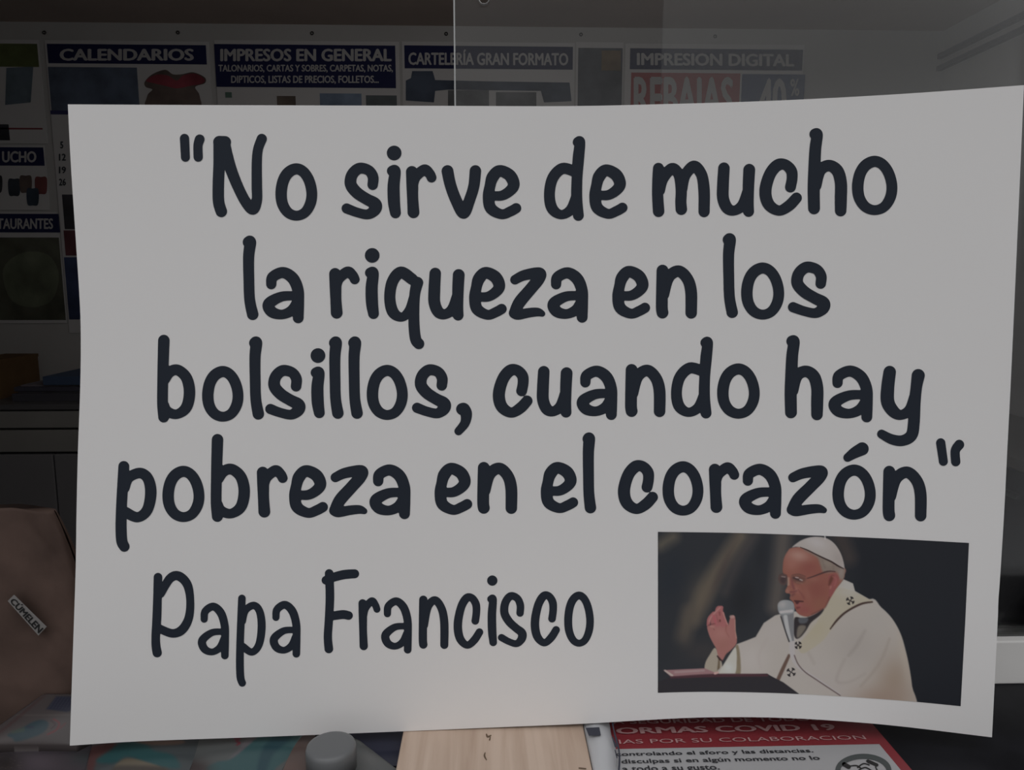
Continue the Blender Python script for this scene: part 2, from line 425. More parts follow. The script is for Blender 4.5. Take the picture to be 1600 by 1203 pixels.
# stack of paper, blue on top
e = empty('paper_stack', (-1.25, 2.95, ct), 'stack of paper with blue top sheets on the back counter', 'paper')
l0 = float(onY(58, 600, 2.9)[0])
zs = [ct, ct+.03, ct+.038, ct+.055, ct+.062, ct+.095]
cols = [(.09, .09, .11), (.20, .19, .22), (.08, .08, .11), (.20, .18, .21), (.07, .11, .20)]
for k in range(5):
    xx = l0-.05+[0, .02, .01, .03, .12][k]
    bevel(obj('ream', *box(xx, xx+.42, 2.82+.01*(k % 2), 3.12, zs[k], zs[k+1]), mat('ream_%s' % 'abcde'[k], cols[k], .6), e, label='blue top sheets' if k == 4 else None), .002)
# cabinet along the right wall
cxl, cyn = 1.50, 1.2
zt = float(onY(1590, 714, 2.0)[2])
e = empty('cabinet', (1.72, 2.0, 0), 'dark cabinet with paler top along the right wall', 'cabinet')
bevel(obj('worktop', *box(cxl-.02, RX-.01, cyn, WALLY-.02, zt-.035, zt), mat('cabinet_top', (.22, .215, .21), .4, .3), e), .003)
obj('carcass', *box(cxl+.02, RX-.01, cyn+.02, WALLY-.02, 0, zt-.035), mat('cabinet_black', (.03, .032, .036), .5, .3), e)
for k in range(3):
    L = (WALLY-.05-cyn)/3
    d_ = bevel(obj('door', *box(cxl, cxl+.02, cyn+.02+k*L, cyn+.01+(k+1)*L, .06, zt-.045), mat('cabinet_black', (.03, .032, .036)), e), .003)
    obj('handle', *box(cxl-.015, cxl, cyn+.1+k*L, cyn+.25+k*L, zt-.12, zt-.105), mat('handle_grey', (.2, .2, .2), .4, metal=1), d_)

# ================================================================== THE QUOTE POSTER
TOP = [(106, 163), (250, 163.8), (400, 164.4), (700, 165.4), (880, 165.8), (1000, 163.6), (1200, 157.7), (1400, 147.3), (1600, 133)]
BOT = [(109, 1165), (222, 1158), (404, 1151.5), (600, 1143.8), (760, 1137), (905, 1131), (1000, 1125.5), (1075, 1121.6), (1150, 1120.4), (1220, 1121.5), (1300, 1125.7), (1400, 1134), (1550, 1152)]
LEFT = [(106, 163), (110.6, 256), (118.5, 376), (125, 480), (126.2, 545), (125, 615), (121.6, 710), (119.5, 804), (118.2, 890), (114, 1014), (109, 1165)]
RIGHT = [(1600, 133), (1582, 540), (1574, 700), (1569, 800), (1561, 925), (1558, 940), (1559.5, 955), (1550, 1152)]
def cardD(px):
    # horizontal distance of the bowed card: near at both ends, deepest in the middle
    return .556*(px-850)*(px-1575)/((110-850)*(110-1575))+.577*(px-110)*(px-1575)/((850-110)*(850-1575))+.549*(px-110)*(px-850)/((1575-110)*(1575-850))
def card(px, py, lift=0.0): return onY(px, py, cardD(np.asarray(px, float))-lift)
base = onZ(830, 1133, SHZ+.018)
q = empty('quote_poster', (0, .57, SHZ+.018), 'large white card poster with black Spanish quote and inset photo of white-robed man', 'poster')
nx, ny = 120, 80
X, Y = coons(TOP, BOT, LEFT, RIGHT, nx, ny)
CG = card(X, Y)
bsel = (X[-1] > 600) & (X[-1] < 940); BZ = float(CG[-1][bsel][:, 2].min())-.0004   # the card's lower edge rests on the pine board
v, f = slab(CG, ny, nx, (0, .0018, 0))
cardm = mat('matte_white_card', (.80, .79, .785), .55, .25, noise=.012, scale=3)
obj('card', v, f, cardm, q, smooth=False)

G = {}
G['"a'] = [[(75, 105, 29), (78, 220, 28)]]
G['"b'] = [[(166, 112, 31), (158, 150, 29), (159, 218, 29)]]
G['N'] = [[(302, 560, 36), (285, 500, 36), (283, 400, 36), (288, 260, 36), (289, 130, 37)], [(289, 127, 38), (325, 128, 38)],
          [(318, 128, 38), (335, 210, 39), (365, 305, 36), (408, 410, 34), (455, 500, 34), (500, 545, 36), (525, 490, 33), (525, 400, 33), (525, 250, 32), (533, 170, 31), (556, 108, 32)]]
G['o'] = 'closed', [(770, 295, 35), (815, 313, 34), (850, 365, 34), (868, 440, 34), (860, 510, 34), (825, 568, 32), (772, 588, 31), (720, 568, 33), (686, 515, 35), (677, 445, 36), (690, 370, 36), (722, 318, 36)]
G['s'] = [[(1248, 393, 33), (1250, 345, 34), (1222, 303, 33), (1165, 291, 35), (1121, 330, 36), (1112, 390, 37), (1150, 442, 37), (1210, 482, 36), (1258, 508, 38), (1268, 530, 39), (1255, 556, 36), (1215, 578, 31), (1150, 565, 30), (1087, 541, 32)]]
G['i'] = [[(1384, 196, 46)], [(1372, 308, 33), (1390, 311, 35), (1381, 400, 38), (1383, 500, 38), (1392, 570, 34)]]
G['r'] = [[(175, 315, 37), (178, 400, 37), (180, 480, 35), (185, 567, 37)], [(183, 400, 30), (200, 345, 32), (252, 302, 34), (284, 325, 32), (297, 350, 31)]]
G['v'] = [[(397, 310, 37), (415, 395, 36), (450, 490, 36), (498, 571, 36), (538, 480, 35), (562, 400, 35), (571, 309, 36)]]
G['e'] = [[(665, 462, 28), (735, 463, 31), (790, 430, 34), (811, 390, 37), (785, 335, 38), (722, 307, 36), (680, 345, 38), (663, 400, 34), (653, 470, 36), (668, 543, 36), (735, 580, 31), (790, 562, 32), (826, 542, 32)]]
G['d'] = [[(1211, 126, 33), (1223, 128, 33), (1214, 220, 36), (1205, 350, 34), (1203, 480, 35), (1213, 585, 34)], [(1190, 310, 34), (1115, 291, 35), (1055, 350, 35), (1034, 450, 34), (1050, 540, 35), (1105, 580, 29), (1165, 550, 32), (1200, 470, 33)]]
G['m'] = [[(76, 290, 34), (72, 350, 34), (71, 450, 35), (77, 560, 36)], [(85, 430, 32), (105, 355, 34), (160, 292, 35), (203, 330, 34), (218, 420, 35), (216, 500, 35), (219, 547, 36)],
          [(223, 420, 34), (243, 335, 34), (297, 278, 36), (345, 330, 35), (361, 430, 36), (361, 562, 35)]]
G['u'] = [[(483, 290, 36), (477, 400, 37), (478, 480, 37), (505, 540, 36), (550, 554, 31), (600, 520, 34), (630, 440, 33)], [(642, 300, 37), (637, 400, 36), (636, 500, 34), (638, 560, 34)]]
G['c'] = [[(900, 405, 34), (910, 350, 34), (905, 300, 35), (868, 262, 34), (820, 265, 37), (772, 325, 37), (745, 430, 38), (765, 515, 37), (828, 556, 32), (890, 525, 35), (937, 475, 34)]]
G['h'] = [[(1055, 76, 36), (1067, 82, 36), (1056, 170, 37), (1050, 300, 38), (1046, 420, 38), (1048, 542, 37)], [(1060, 400, 34), (1085, 305, 36), (1140, 273, 36), (1192, 305, 38), (1214, 380, 38), (1214, 480, 38), (1213, 556, 36)]]
G['l'] = [[(77, 67, 36), (86, 70, 37), (78, 160, 35), (79, 300, 34), (83, 430, 34), (98, 524, 36)]]
G['a'] = [[(216, 335, 32), (225, 290, 34), (290, 262, 35), (352, 298, 37), (384, 370, 36), (388, 450, 35), (386, 546, 34)], [(370, 408, 28), (285, 412, 31), (215, 445, 36), (198, 475, 37), (225, 512, 35), (285, 525, 30), (345, 500, 33), (380, 450, 34)]]
G['q'] = [[(1095, 305, 36), (1025, 263, 37), (972, 320, 36), (955, 420, 35), (975, 510, 36), (1030, 542, 28), (1080, 500, 32), (1105, 420, 30)], [(1128, 327, 37), (1112, 400, 34), (1107, 500, 34), (1108, 600, 35), (1118, 680, 35), (1138, 708, 34)]]
G['z'] = [[(420, 230, 30), (480, 202, 33), (575, 190, 37), (572, 225, 38), (520, 288, 37), (450, 368, 38), (414, 436, 33)], [(414, 436, 33), (440, 446, 32), (510, 434, 30), (565, 430, 27), (595, 440, 19)]]
G['n'] = [[(1340, 172, 37), (1337, 300, 37), (1336, 400, 37), (1340, 432, 37)], [(1348, 320, 34), (1378, 215, 36), (1440, 175, 36), (1495, 220, 36), (1520, 300, 37), (1521, 434, 36)]]
G['b'] = [[(103, 88, 36), (99, 220, 35), (96, 350, 34), (95, 480, 34), (102, 566, 34)], [(110, 330, 32), (140, 285, 34), (190, 272, 34), (245, 320, 35), (265, 410, 36), (245, 505, 35), (185, 548, 30), (125, 530, 32), (105, 490, 30)]]
G[','] = [[(648, 437, 38), (660, 438, 38), (674, 470, 36), (665, 525, 30), (625, 575, 26)]]
G['y'] = [[(962, 283, 39), (950, 380, 41), (950, 470, 42), (985, 530, 38), (1030, 552, 31), (1085, 520, 34), (1112, 440, 32)], [(1137, 305, 41), (1125, 380, 36), (1115, 480, 37), (1110, 600, 37), (1095, 680, 37), (1040, 713, 34), (975, 705, 32), (912, 672, 28)]]
G['p'] = [[(94, 235, 34), (87, 350, 34), (79, 500, 34), (77, 620, 35), (82, 700, 35), (97, 733, 33)], [(100, 370, 30), (125, 305, 32), (195, 276, 33), (245, 312, 34), (262, 400, 36), (240, 505, 34), (180, 551, 32), (105, 520, 34)]]
G["'"] = [[(820, 178, 27), (860, 150, 35), (905, 126, 41)]]
G['P'] = [[(107, 125, 27), (104, 250, 27), (100, 380, 28), (93, 500, 27), (95, 560, 28), (102, 600, 29)], [(125, 230, 24), (180, 135, 28), (235, 117, 29), (290, 170, 28), (309, 270, 25), (300, 380, 27), (258, 455, 29), (195, 478, 27), (110, 445, 26)]]
G['F'] = [[(1177, 105, 27), (1182, 250, 27), (1175, 400, 26), (1169, 500, 26), (1175, 575, 27)], [(1157, 147, 27), (1200, 130, 28), (1270, 112, 29), (1336, 107, 28)], [(1185, 372, 27), (1260, 361, 28), (1298, 367, 27)]]
def glyph(g):
    d = G[g]
    return [crom(d[1], True)] if d[0] == 'closed' else [crom(s) for s in d]
def place(g, x0, x1, y0, y1, k):
    """fit glyph ink into a box; k = pen scale (pixels per glyph unit)"""
    st = glyph(g); A = np.concatenate(st)
    ax = bx_ = None
    def fit(c, lo, hi):
        r = A[:, 2]*k; p = A[:, c]; s = (hi-lo)/(np.ptp(p)+2*A[:, 2].mean()); o = lo-(p.min()-A[:, 2].mean())*s
        for _ in range(30):
            q0, q1 = (p*s+o-r).min(), (p*s+o+r).max()
            i0, i1 = np.argmin(p*s+o-r), np.argmax(p*s+o+r)
            if abs(p[i1]-p[i0]) < 1e-3: o += (lo+hi-q0-q1)/2; break
            s2 = ((hi-r[i1])-(lo+r[i0]))/(p[i1]-p[i0]); o = lo+r[i0]-p[i0]*s2; s = s2
        return s, o
    sx, ox = fit(0, x0, x1); sy, oy = fit(1, y0, y1)
    return [np.stack([s[:, 0]*sx+ox, s[:, 1]*sy+oy, s[:, 2]*k], 1) for s in st]
K = .25
L1 = [('"a', 281, 296.7, 209, 252.7), ('"b', 302, 319.7, 210, 252.7), ('N', 332, 417, 209, 339.3), ('o', 430.3, 495.7, 255, 344.7), ('s', 533.7, 597.2, 254, 342.7), ('i', 604, 627.7, 227.5, 341), ('r', 634.3, 682, 256.8, 340.8), ('v', 690, 751.8, 258, 341.8), ('e', 754.3, 814.5, 257.8, 342.5), ('d', 850, 914.5, 212.5, 345), ('e', 920.8, 980.5, 256.8, 341.8), ('m', 1018.8, 1109.4, 250.8, 339.3), ('u', 1120, 1180, 253.7, 338.8), ('c', 1186.5, 1253, 247.3, 337), ('h', 1262, 1323.8, 200, 338), ('o', 1331.3, 1402.2, 243.3, 336)]
L2 = [('l', 379.2, 403.8, 368, 500), ('a', 410, 475.3, 417, 505), ('r', 514.3, 562, 416.3, 497.8), ('i', 569.8, 593.3, 387.5, 498.4), ('q', 600.3, 663, 416.3, 545.6), ('u', 669, 726, 418.2, 500.8), ('e', 733, 791.8, 417, 499.6), ('z', 795, 853.8, 417.5, 499.6), ('a', 855.3, 919, 417.5, 504.1), ('e', 956.7, 1015.8, 415.3, 497.8), ('n', 1024.9, 1089.5, 413.5, 497.8), ('l', 1129.2, 1153.1, 364.2, 496.8), ('o', 1158, 1225.3, 410, 499.3), ('s', 1231.2, 1297.6, 408.5, 496.9)]
L3 = [('b', 245.4, 305.1, 523, 660.1), ('o', 315.7, 380.4, 571.7, 658.8), ('l', 389.2, 412.6, 525.5, 655.6), ('s', 414.4, 477.4, 570, 655.6), ('i', 484.7, 508.9, 544, 653.3), ('l', 514, 536.9, 525.5, 654.4), ('l', 544, 566.9, 525.5, 654.4), ('o', 573, 637.1, 570, 656.1), ('s', 643.7, 704.9, 569, 653.6), (',', 710, 737.6, 629.2, 680.1), ('c', 770, 832.1, 568.5, 652.6), ('u', 838.7, 894.6, 571.7, 652.4), ('a', 901, 964.6, 571.2, 656.1), ('n', 976.7, 1040.1, 568.7, 651.6), ('d', 1048.5, 1114.1, 526, 653.8), ('o', 1120.5, 1187.1, 567.7, 654.1), ('h', 1226, 1286.8, 523.5, 656.6), ('a', 1294.5, 1363.9, 571, 659.9), ('y', 1370.5, 1445.1, 571.5, 697.1)]
L4 = [('p', 180.4, 244.6, 720.2, 862.1), ('o', 253.7, 319.4, 727.7, 815.6), ('b', 329.2, 390.6, 678, 815.4), ('r', 401.2, 449.4, 726.7, 808.6), ('e', 451.7, 512.4, 726.7, 809.1), ('z', 514.2, 575.6, 726.5, 808.1), ('a', 577.2, 641.4, 725.5, 811.1), ('e', 679, 737.9, 723, 804.4), ('n', 745.7, 808.4, 721.7, 802.9), ('e', 845, 903.4, 721.7, 801.6), ('l', 910.2, 931.6, 675.5, 802.1), ('c', 965.5, 1028.1, 718.7, 803.1), ('o', 1035.2, 1099.1, 720.5, 805.6), ('r', 1107.7, 1155.1, 722.2, 801.4), ('a', 1154.7, 1221.1, 724.5, 810.6), ('z', 1229.2, 1293.6, 727, 806.6), ('o', 1300.7, 1368.4, 725.7, 811.9), ("'", 1317.7, 1357.4, 691, 721.6), ('n', 1379.2, 1448.1, 727.7, 814.6), ('"a', 1462.7, 1481.1, 684.7, 727.9), ('"b', 1485.2, 1506.6, 687, 728.6)]
L5 = [('P', 236.5, 303.6, 892, 1027.1), ('a', 309, 357.9, 941.5, 1030.1), ('p', 368.7, 415.1, 929, 1072.9), ('a', 421.2, 469.6, 938.7, 1027.4), ('F', 502.5, 561.1, 889.2, 1020.6), ('r', 560, 594.4, 933.2, 1015.9), ('a', 595.4, 643.6, 933.2, 1021.1), ('n', 654.2, 700.9, 930.5, 1013.9), ('c', 708.7, 755.1, 926.7, 1013.6), ('i', 761, 777.4, 899, 1009.6), ('s', 778, 823.1, 925, 1011.1), ('c', 829.2, 874.9, 923.7, 1009.9), ('o', 881.5, 927.9, 924.2, 1010.4)]
inkm = mat('black_vinyl', (.022, .028, .040), .5, .15)
for line in (L1, L2, L3, L4, L5):
    parts = []
    for g, a, b, c, d in line:
        k = K if line is not L5 else (K if g in 'PF' else K*.70)
        st = place(g, a, b, c, d, k)
        parts.append(ink_mesh(st, lambda x, y: card(x, y, .00025), 1.5 if line is not L5 else 1.2))
    obj('lettering', *join(*parts), inkm, q)

# ------------------------------------------------------------------ printed photograph on the poster
PT = [(1028, 831), (1100, 831.8), (1179, 833.4), (1291, 837.4), (1402, 842.2), (1514, 848.3)]
PB = [(1028, 1082.4), (1070, 1081.2), (1116, 1080.8), (1180, 1081.8), (1243, 1084), (1330, 1089), (1426, 1096), (1501, 1103.3)]
PL = [(1028, 831), (1028.2, 950), (1028, 1082.4)]
PR = [(1514, 848.3), (1508, 975), (1501, 1103.3)]
nx, ny = 490, 258
X, Y = coons(PT, PB, PL, PR, nx, ny)
IMG = np.zeros(X.shape+(3,)); IMG[:] = (38, 40, 44); ID = np.zeros(X.shape, int)
def T(ox, oy, s):
    return lambda pts: [((p[0]/s+ox), (p[1]/s+oy))+tuple(r/s for r in p[2:]) for p in pts]
C5 = T(1020, 820, 3.137); C6 = T(1190, 830, 7.52); F8 = T(1210, 870, 12.03); H9 = T(1060, 930, 9.25); TR = T(1200, 940, 6.667)
def pmask(pts, feather=.8, smooth=True):
    P = crom([(a, b, 0) for a, b in pts], True, 5)[:, :2] if smooth else np.array(list(pts)+[pts[0]])
    x0, y0 = P.min(0)-4-feather*2; x1, y1 = P.max(0)+4+feather*2
    sel = (X > x0) & (X < x1) & (Y > y0) & (Y < y1); xs, ys = X[sel], Y[sel]
    D = np.full(xs.shape, 1e9); ins = np.zeros(xs.shape, bool)
    for a, b in zip(P[:-1], P[1:]):
        dx, dy = b-a; L = dx*dx+dy*dy+1e-12; t = np.clip(((xs-a[0])*dx+(ys-a[1])*dy)/L, 0, 1)
        D = np.minimum(D, np.hypot(xs-a[0]-t*dx, ys-a[1]-t*dy))
        if abs(dy) > 1e-12: ins ^= ((a[1] > ys) != (b[1] > ys)) & (xs < dx*(ys-a[1])/dy+a[0])
    D = np.where(ins, -D, D); M = np.zeros(X.shape); M[sel] = np.clip(.5-D/(2*feather), 0, 1); return M
def over(M, c, idn=None, a=1.0):
    global IMG
    c = np.asarray(c, float); IMG = IMG*(1-M[..., None]*a)+c*M[..., None]*a
    if idn is not None: ID[M > .5] = idn
def poly(pts, c, feather=.8, idn=None, a=1, smooth=True, clip=None):
    M = pmask(pts, feather, smooth)
    if clip is not None: M = M*clip
    over(M, c, idn, a); return M
def stroke(pts, c, feather=.7, idn=None, a=1, clip=None):
    D = sdf([crom(pts)], X, Y); M = np.clip(.5-D/(2*feather), 0, 1)
    if clip is not None: M = M*clip
    over(M, c, idn, a); return M
def blob(cx, cy_, rx, ry, ang, c, a=1, clip=None):
    ca, sa = math.cos(math.radians(ang)), math.sin(math.radians(ang)); dx, dy = X-cx, Y-cy_
    u, v_ = (dx*ca+dy*sa)/rx, (-dx*sa+dy*ca)/ry; M = np.exp(-(u*u+v_*v_))
    if clip is not None: M = M*clip
    over(M, c, None, a)
# blurred hall behind the speaker
over(np.clip((X-1290)/60, 0, 1), (27, 29, 34))
for (p, c, r) in [([(430, 60), (300, 250), (200, 460)], (82, 75, 66), 40), ([(500, 60), (420, 180), (360, 330)], (60, 56, 56), 18), ([(100, 60), (40, 100)], (84, 78, 68), 26),
                  ([(640, 60), (620, 250), (600, 400)], (74, 69, 66), 40), ([(180, 430), (150, 560)], (72, 66, 60), 40), ([(920, 60), (960, 160)], (52, 47, 46), 40)]:
    stroke(C5([(x, y, r*.95) for x, y in p]), c, feather=9, a=.95)
for (x, y, rx, ry, an, c, a) in [(90, 250, 80, 130, 10, (33, 37, 43), .9), (440, 370, 70, 120, 15, (30, 31, 34), .9), (80, 620, 100, 60, 0, (36, 39, 43), .9), (530, 150, 30, 100, 8, (32, 34, 38), .8), (250, 620, 120, 60, 0, (52, 49, 49), .7), (330, 240, 20, 160, 25, (58, 50, 50), .6), (240, 330, 60, 90, 25, (84, 76, 66), .6)]:
    (gx, gy), = C5([(x, y)]); blob(gx, gy, rx/3.137, ry/3.137, an, c, a)
# vestment
poly(C5([(255, 712), (258, 675), (280, 635), (305, 603), (325, 640), (340, 690), (320, 730), (280, 725)]), (138, 130, 118), idn=1)
stroke(C5([(325, 660, 4), (322, 712, 6)]), (88, 76, 60), 1.2)
VM = poly(C5([(412, 586), (455, 570), (505, 550), (545, 482), (600, 445), (660, 428), (700, 425), (760, 452), (835, 415), (868, 350), (935, 268), (980, 288), (990, 325), (1060, 365), (1120, 410), (1172, 465), (1210, 535), (1235, 620), (1255, 705), (1268, 790), (1276, 900), (1000, 900), (720, 880), (640, 775), (600, 755), (560, 728), (330, 738), (318, 715), (345, 690), (372, 645), (405, 598)]), (150, 144, 138), idn=1, smooth=False, feather=1)
VM = np.maximum(VM, pmask(C5([(1060, 365), (1120, 405), (1175, 462), (1215, 535), (1240, 620), (1258, 705), (1270, 790), (1276, 900), (1000, 900), (900, 500)]), 1))
over(VM, (150, 144, 138), 1)
def vb(x, y, rx, ry, an, c, a=.8):
    (gx, gy), = C5([(x, y)]); blob(gx, gy, rx/3.137, ry/3.137, an, c, a, VM)
vb(480, 660, 90, 90, 0, (158, 152, 148), .8); vb(600, 520, 80, 60, -30, (152, 146, 142)); vb(1180, 760, 90, 130, 10, (132, 118, 106), .95); vb(1120, 850, 160, 60, 0, (130, 114, 103), .9)
vb(1000, 600, 140, 120, 0, (141, 135, 130), .8); vb(800, 700, 120, 90, 30, (150, 144, 139), .7); vb(1100, 470, 60, 70, 30, (147, 142, 137), .7); vb(880, 780, 120, 50, 20, (148, 141, 137), .6)
vb(960, 300, 40, 50, 0, (152, 150, 146), .8); vb(1230, 640, 20, 120, -12, (152, 143, 132), .6)
for p, c, a in [([(1040, 520, 4), (1000, 590, 8), (960, 640, 5)], (126, 119, 114), .6), ([(1160, 560, 3), (1110, 680, 5), (1020, 790, 3)], (128, 118, 110), .6), ([(940, 660, 4), (900, 760, 6), (960, 770, 4), (1040, 730, 3)], (134, 126, 121), .6), ([(760, 620, 5), (790, 680, 5)], (138, 130, 124), .6), ([(560, 560, 4), (520, 640, 6), (530, 700, 3)], (148, 140, 136), .5)]:
    stroke(C5(p), c, 3, a=a, clip=VM)
# cuff edge and lining
poly(C5([(405, 600), (418, 590), (428, 640), (430, 728), (405, 728), (412, 650)]), (112, 102, 84), 1.2)
poly(C5([(395, 610), (408, 606), (410, 650), (402, 727), (330, 732), (330, 715), (365, 660)]), (160, 158, 150), 1)
vb(370, 700, 25, 30, -40, (168, 170, 168), .7); vb(290, 670, 18, 40, 25, (152, 146, 134), .6)
# band over the shoulders
poly(C5([(868, 352), (900, 310), (965, 320), (1040, 352), (1072, 378), (1000, 396), (935, 440), (880, 505), (840, 560), (790, 600), (735, 630), (712, 600), (735, 560), (790, 500), (832, 425)]), (148, 141, 126), 1, clip=VM)
vb(960, 330, 60, 30, 10, (153, 149, 142), .7); vb(800, 520, 60, 40, -45, (146, 138, 118), .6)
stroke(C5([(1075, 378, 4), (1020, 388, 5), (950, 425, 5), (905, 465, 5), (870, 510, 3)]), (56, 42, 38), .8)
stroke(C5([(668, 640, 7), (640, 700, 9), (612, 762, 9)]), (86, 68, 60), .9)
# dark collar
poly(C5([(700, 452), (740, 458), (790, 440), (838, 412), (822, 440), (775, 480), (750, 520), (722, 552), (700, 556), (688, 520), (690, 480)]), (42, 38, 40), .9)
poly(C5([(716, 458), (760, 458), (752, 480), (720, 482)]), (72, 74, 78), 1.2)
poly(C5([(712, 500), (740, 492), (750, 505), (720, 548), (705, 548)]), (96, 90, 82), 1.5)
def cross(x, y, s, rot):
    stroke(C5([(x-2, y, 3), (x+2, y, 3)]), (32, 28, 30), .6)
    for k in range(4):
        an = rot+k*math.pi/2
        ax, ay = x+math.cos(an)*s*.35, y+math.sin(an)*s*.35; bx2, by2 = x+math.cos(an)*s, y+math.sin(an)*s
        stroke(C5([(ax, ay, 2), (bx2, by2, 4.5)]), (32, 28, 30), .6)
        px_, py_ = -math.sin(an)*6, math.cos(an)*6
        stroke(C5([(bx2+px_, by2+py_, 3), (bx2-px_, by2-py_, 3)]), (32, 28, 30), .6)
cross(968, 372, 17, .5); cross(712, 590, 15, .7); cross(678, 722, 19, .6)
# head
HM = poly(F8([(330, -170), (240, -90), (180, 30), (160, 160), (158, 280), (200, 380), (245, 420), (262, 480), (240, 560), (205, 640), (225, 680), (285, 690), (300, 730), (290, 790), (350, 850), (365, 930), (400, 990), (430, 1050), (500, 1100), (620, 1122), (760, 1070), (900, 985), (960, 940), (1040, 800), (1150, 620), (1290, 430), (1320, 330), (1310, 200), (900, -50), (600, -180)]), (120, 76, 66), 1.0, idn=2)
def fb(x, y, rx, ry, an, c, a=.8):
    (gx, gy), = F8([(x, y)]); blob(gx, gy, rx/12.03, ry/12.03, an, c, a, HM)
fb(450, -20, 220, 130, 10, (146, 114, 104), .9); fb(330, 140, 130, 120, 0, (134, 92, 82), .7); fb(650, 200, 170, 130, 0, (115, 68, 62), .8)
fb(800, 600, 220, 260, 0, (112, 67, 60), .85); fb(620, 700, 60, 160, -20, (126, 84, 74), .5); fb(430, 620, 90, 50, 50, (134, 90, 80), .8); fb(250, 640, 50, 60, 0, (132, 94, 82), .8)
fb(560, 1000, 130, 90, 0, (118, 66, 64), .7); fb(480, 900, 60, 40, 0, (126, 72, 74), .7); fb(840, 880, 120, 110, -30, (116, 78, 64), .6); fb(300, 740, 40, 50, 0, (112, 78, 70), .7); fb(560, 470, 120, 40, 10, (112, 80, 68), .5)
fb(740, 420, 120, 60, 0, (124, 84, 74), .6)
# hair above the ear
HR = poly(F8([(560, -130), (800, 10), (860, 140), (900, 260), (960, 300), (1180, 290), (1230, 400), (1290, 430), (1325, 330), (1310, 200), (1100, 90), (850, -20)]), (112, 100, 92), 2.2, clip=HM)
for p in [[(900, 60, 8), (950, 200, 10)], [(1100, 120, 8), (1110, 240, 8)], [(1220, 220, 8), (1260, 360, 10)]]:
    stroke(F8(p), (96, 84, 78), 2, a=.6, clip=HR)
fb(1250, 300, 60, 120, 0, (128, 118, 112), .7); fb(1000, 120, 120, 60, 20, (122, 112, 102), .6)
# ear
poly(F8([(1010, 400), (1060, 330), (1150, 320), (1210, 380), (1200, 470), (1150, 590), (1080, 740), (1030, 730), (1030, 600)]), (120, 70, 68), 1.2, clip=HM)
poly(F8([(1030, 430), (1075, 350), (1120, 360), (1090, 450), (1050, 530), (1015, 530)]), (88, 52, 44), 1.5)
stroke(F8([(1100, 370, 14), (1160, 420, 16), (1130, 540, 14)]), (132, 80, 76), 1.5, a=.8)
stroke(F8([(1060, 560, 14), (1050, 590, 10)]), (140, 100, 88), 1.5, a=.8)
# glasses, eyes
poly(F8([(75, 380), (130, 330), (220, 345), (250, 400), (235, 490), (180, 535), (110, 500), (78, 440)]), (74, 58, 56), 1.2)
poly(F8([(330, 360), (480, 350), (590, 400), (560, 470), (470, 510), (380, 480), (320, 420)]), (88, 62, 56), 1.8, a=.8)
poly(F8([(120, 390), (200, 390), (220, 440), (170, 500), (120, 460)]), (56, 44, 46), 1.5, a=.8)
stroke(F8([(360, 395, 14), (420, 420, 18), (490, 440, 16)]), (62, 46, 46), 1.2)
stroke(F8([(400, 385, 7), (450, 395, 7)]), (165, 150, 148), .8); stroke(F8([(480, 425, 10), (520, 440, 10)]), (150, 136, 132), .8); stroke(F8([(140, 370, 9), (200, 378, 9)]), (122, 108, 106), .8)
stroke(F8([(90, 345, 9), (150, 318, 10), (230, 345, 9)]), (70, 54, 52), .8, a=.8); stroke(F8([(330, 345, 9), (450, 325, 11), (580, 365, 9)]), (86, 60, 54), .8, a=.8)
stroke(F8([(620, 405, 9), (740, 365, 11), (860, 320, 13), (960, 285, 15), (1050, 270, 12), (1140, 278, 9)]), (64, 44, 44), .7)
stroke(F8([(265, 400, 16), (262, 520, 22)]), (146, 118, 106), 1.2, a=.8); stroke(F8([(420, 480, 10), (520, 500, 10)]), (128, 96, 80), 1.2, a=.6)
# nose, mouth, chin
stroke(F8([(330, 440, 14), (345, 530, 18), (370, 600, 18)]), (98, 58, 60), 1.5, a=.8); stroke(F8([(300, 660, 14), (370, 655, 12), (420, 640, 10)]), (92, 54, 56), 1.2, a=.8)
stroke(F8([(340, 720, 22), (370, 700, 18)]), (92, 58, 58), 1.6, a=.7); stroke(F8([(450, 620, 12), (510, 700, 14), (560, 780, 12)]), (104, 60, 58), 1.6, a=.7)
stroke(F8([(380, 828, 12), (450, 832, 14), (540, 840, 10)]), (58, 34, 34), .9); poly(F8([(395, 830), (470, 845), (440, 885), (405, 880)]), (66, 38, 40), 1)
stroke(F8([(430, 960, 22), (470, 950, 14)]), (92, 46, 48), 1.4, a=.8); stroke(F8([(1040, 760, 12), (960, 940, 10), (900, 985, 10), (700, 1080, 10)]), (78, 48, 46), 1.4, a=.6)
# skullcap
CAPM = poly(C6([(360, 188), (400, 150), (470, 105), (560, 74), (660, 66), (760, 82), (840, 130), (900, 205), (945, 300), (972, 410), (962, 436), (900, 405), (820, 355), (720, 310), (620, 262), (540, 222), (460, 190), (400, 182)]), (147, 140, 136), .8, idn=3)
(gx, gy), = C6([(640, 130)]); blob(gx, gy, 18, 9, 20, (158, 153, 152), .8, CAPM)
(gx, gy), = C6([(900, 330)]); blob(gx, gy, 8, 14, -20, (136, 128, 124), .8, CAPM)
stroke(C6([(455, 188, 4), (540, 222, 7), (620, 262, 7), (720, 311, 8), (820, 358, 9), (900, 408, 9), (962, 438, 5)]), (46, 34, 34), .6)
stroke(C6([(742, 30, 8), (746, 90, 8)]), (165, 160, 158), .8, a=.9)
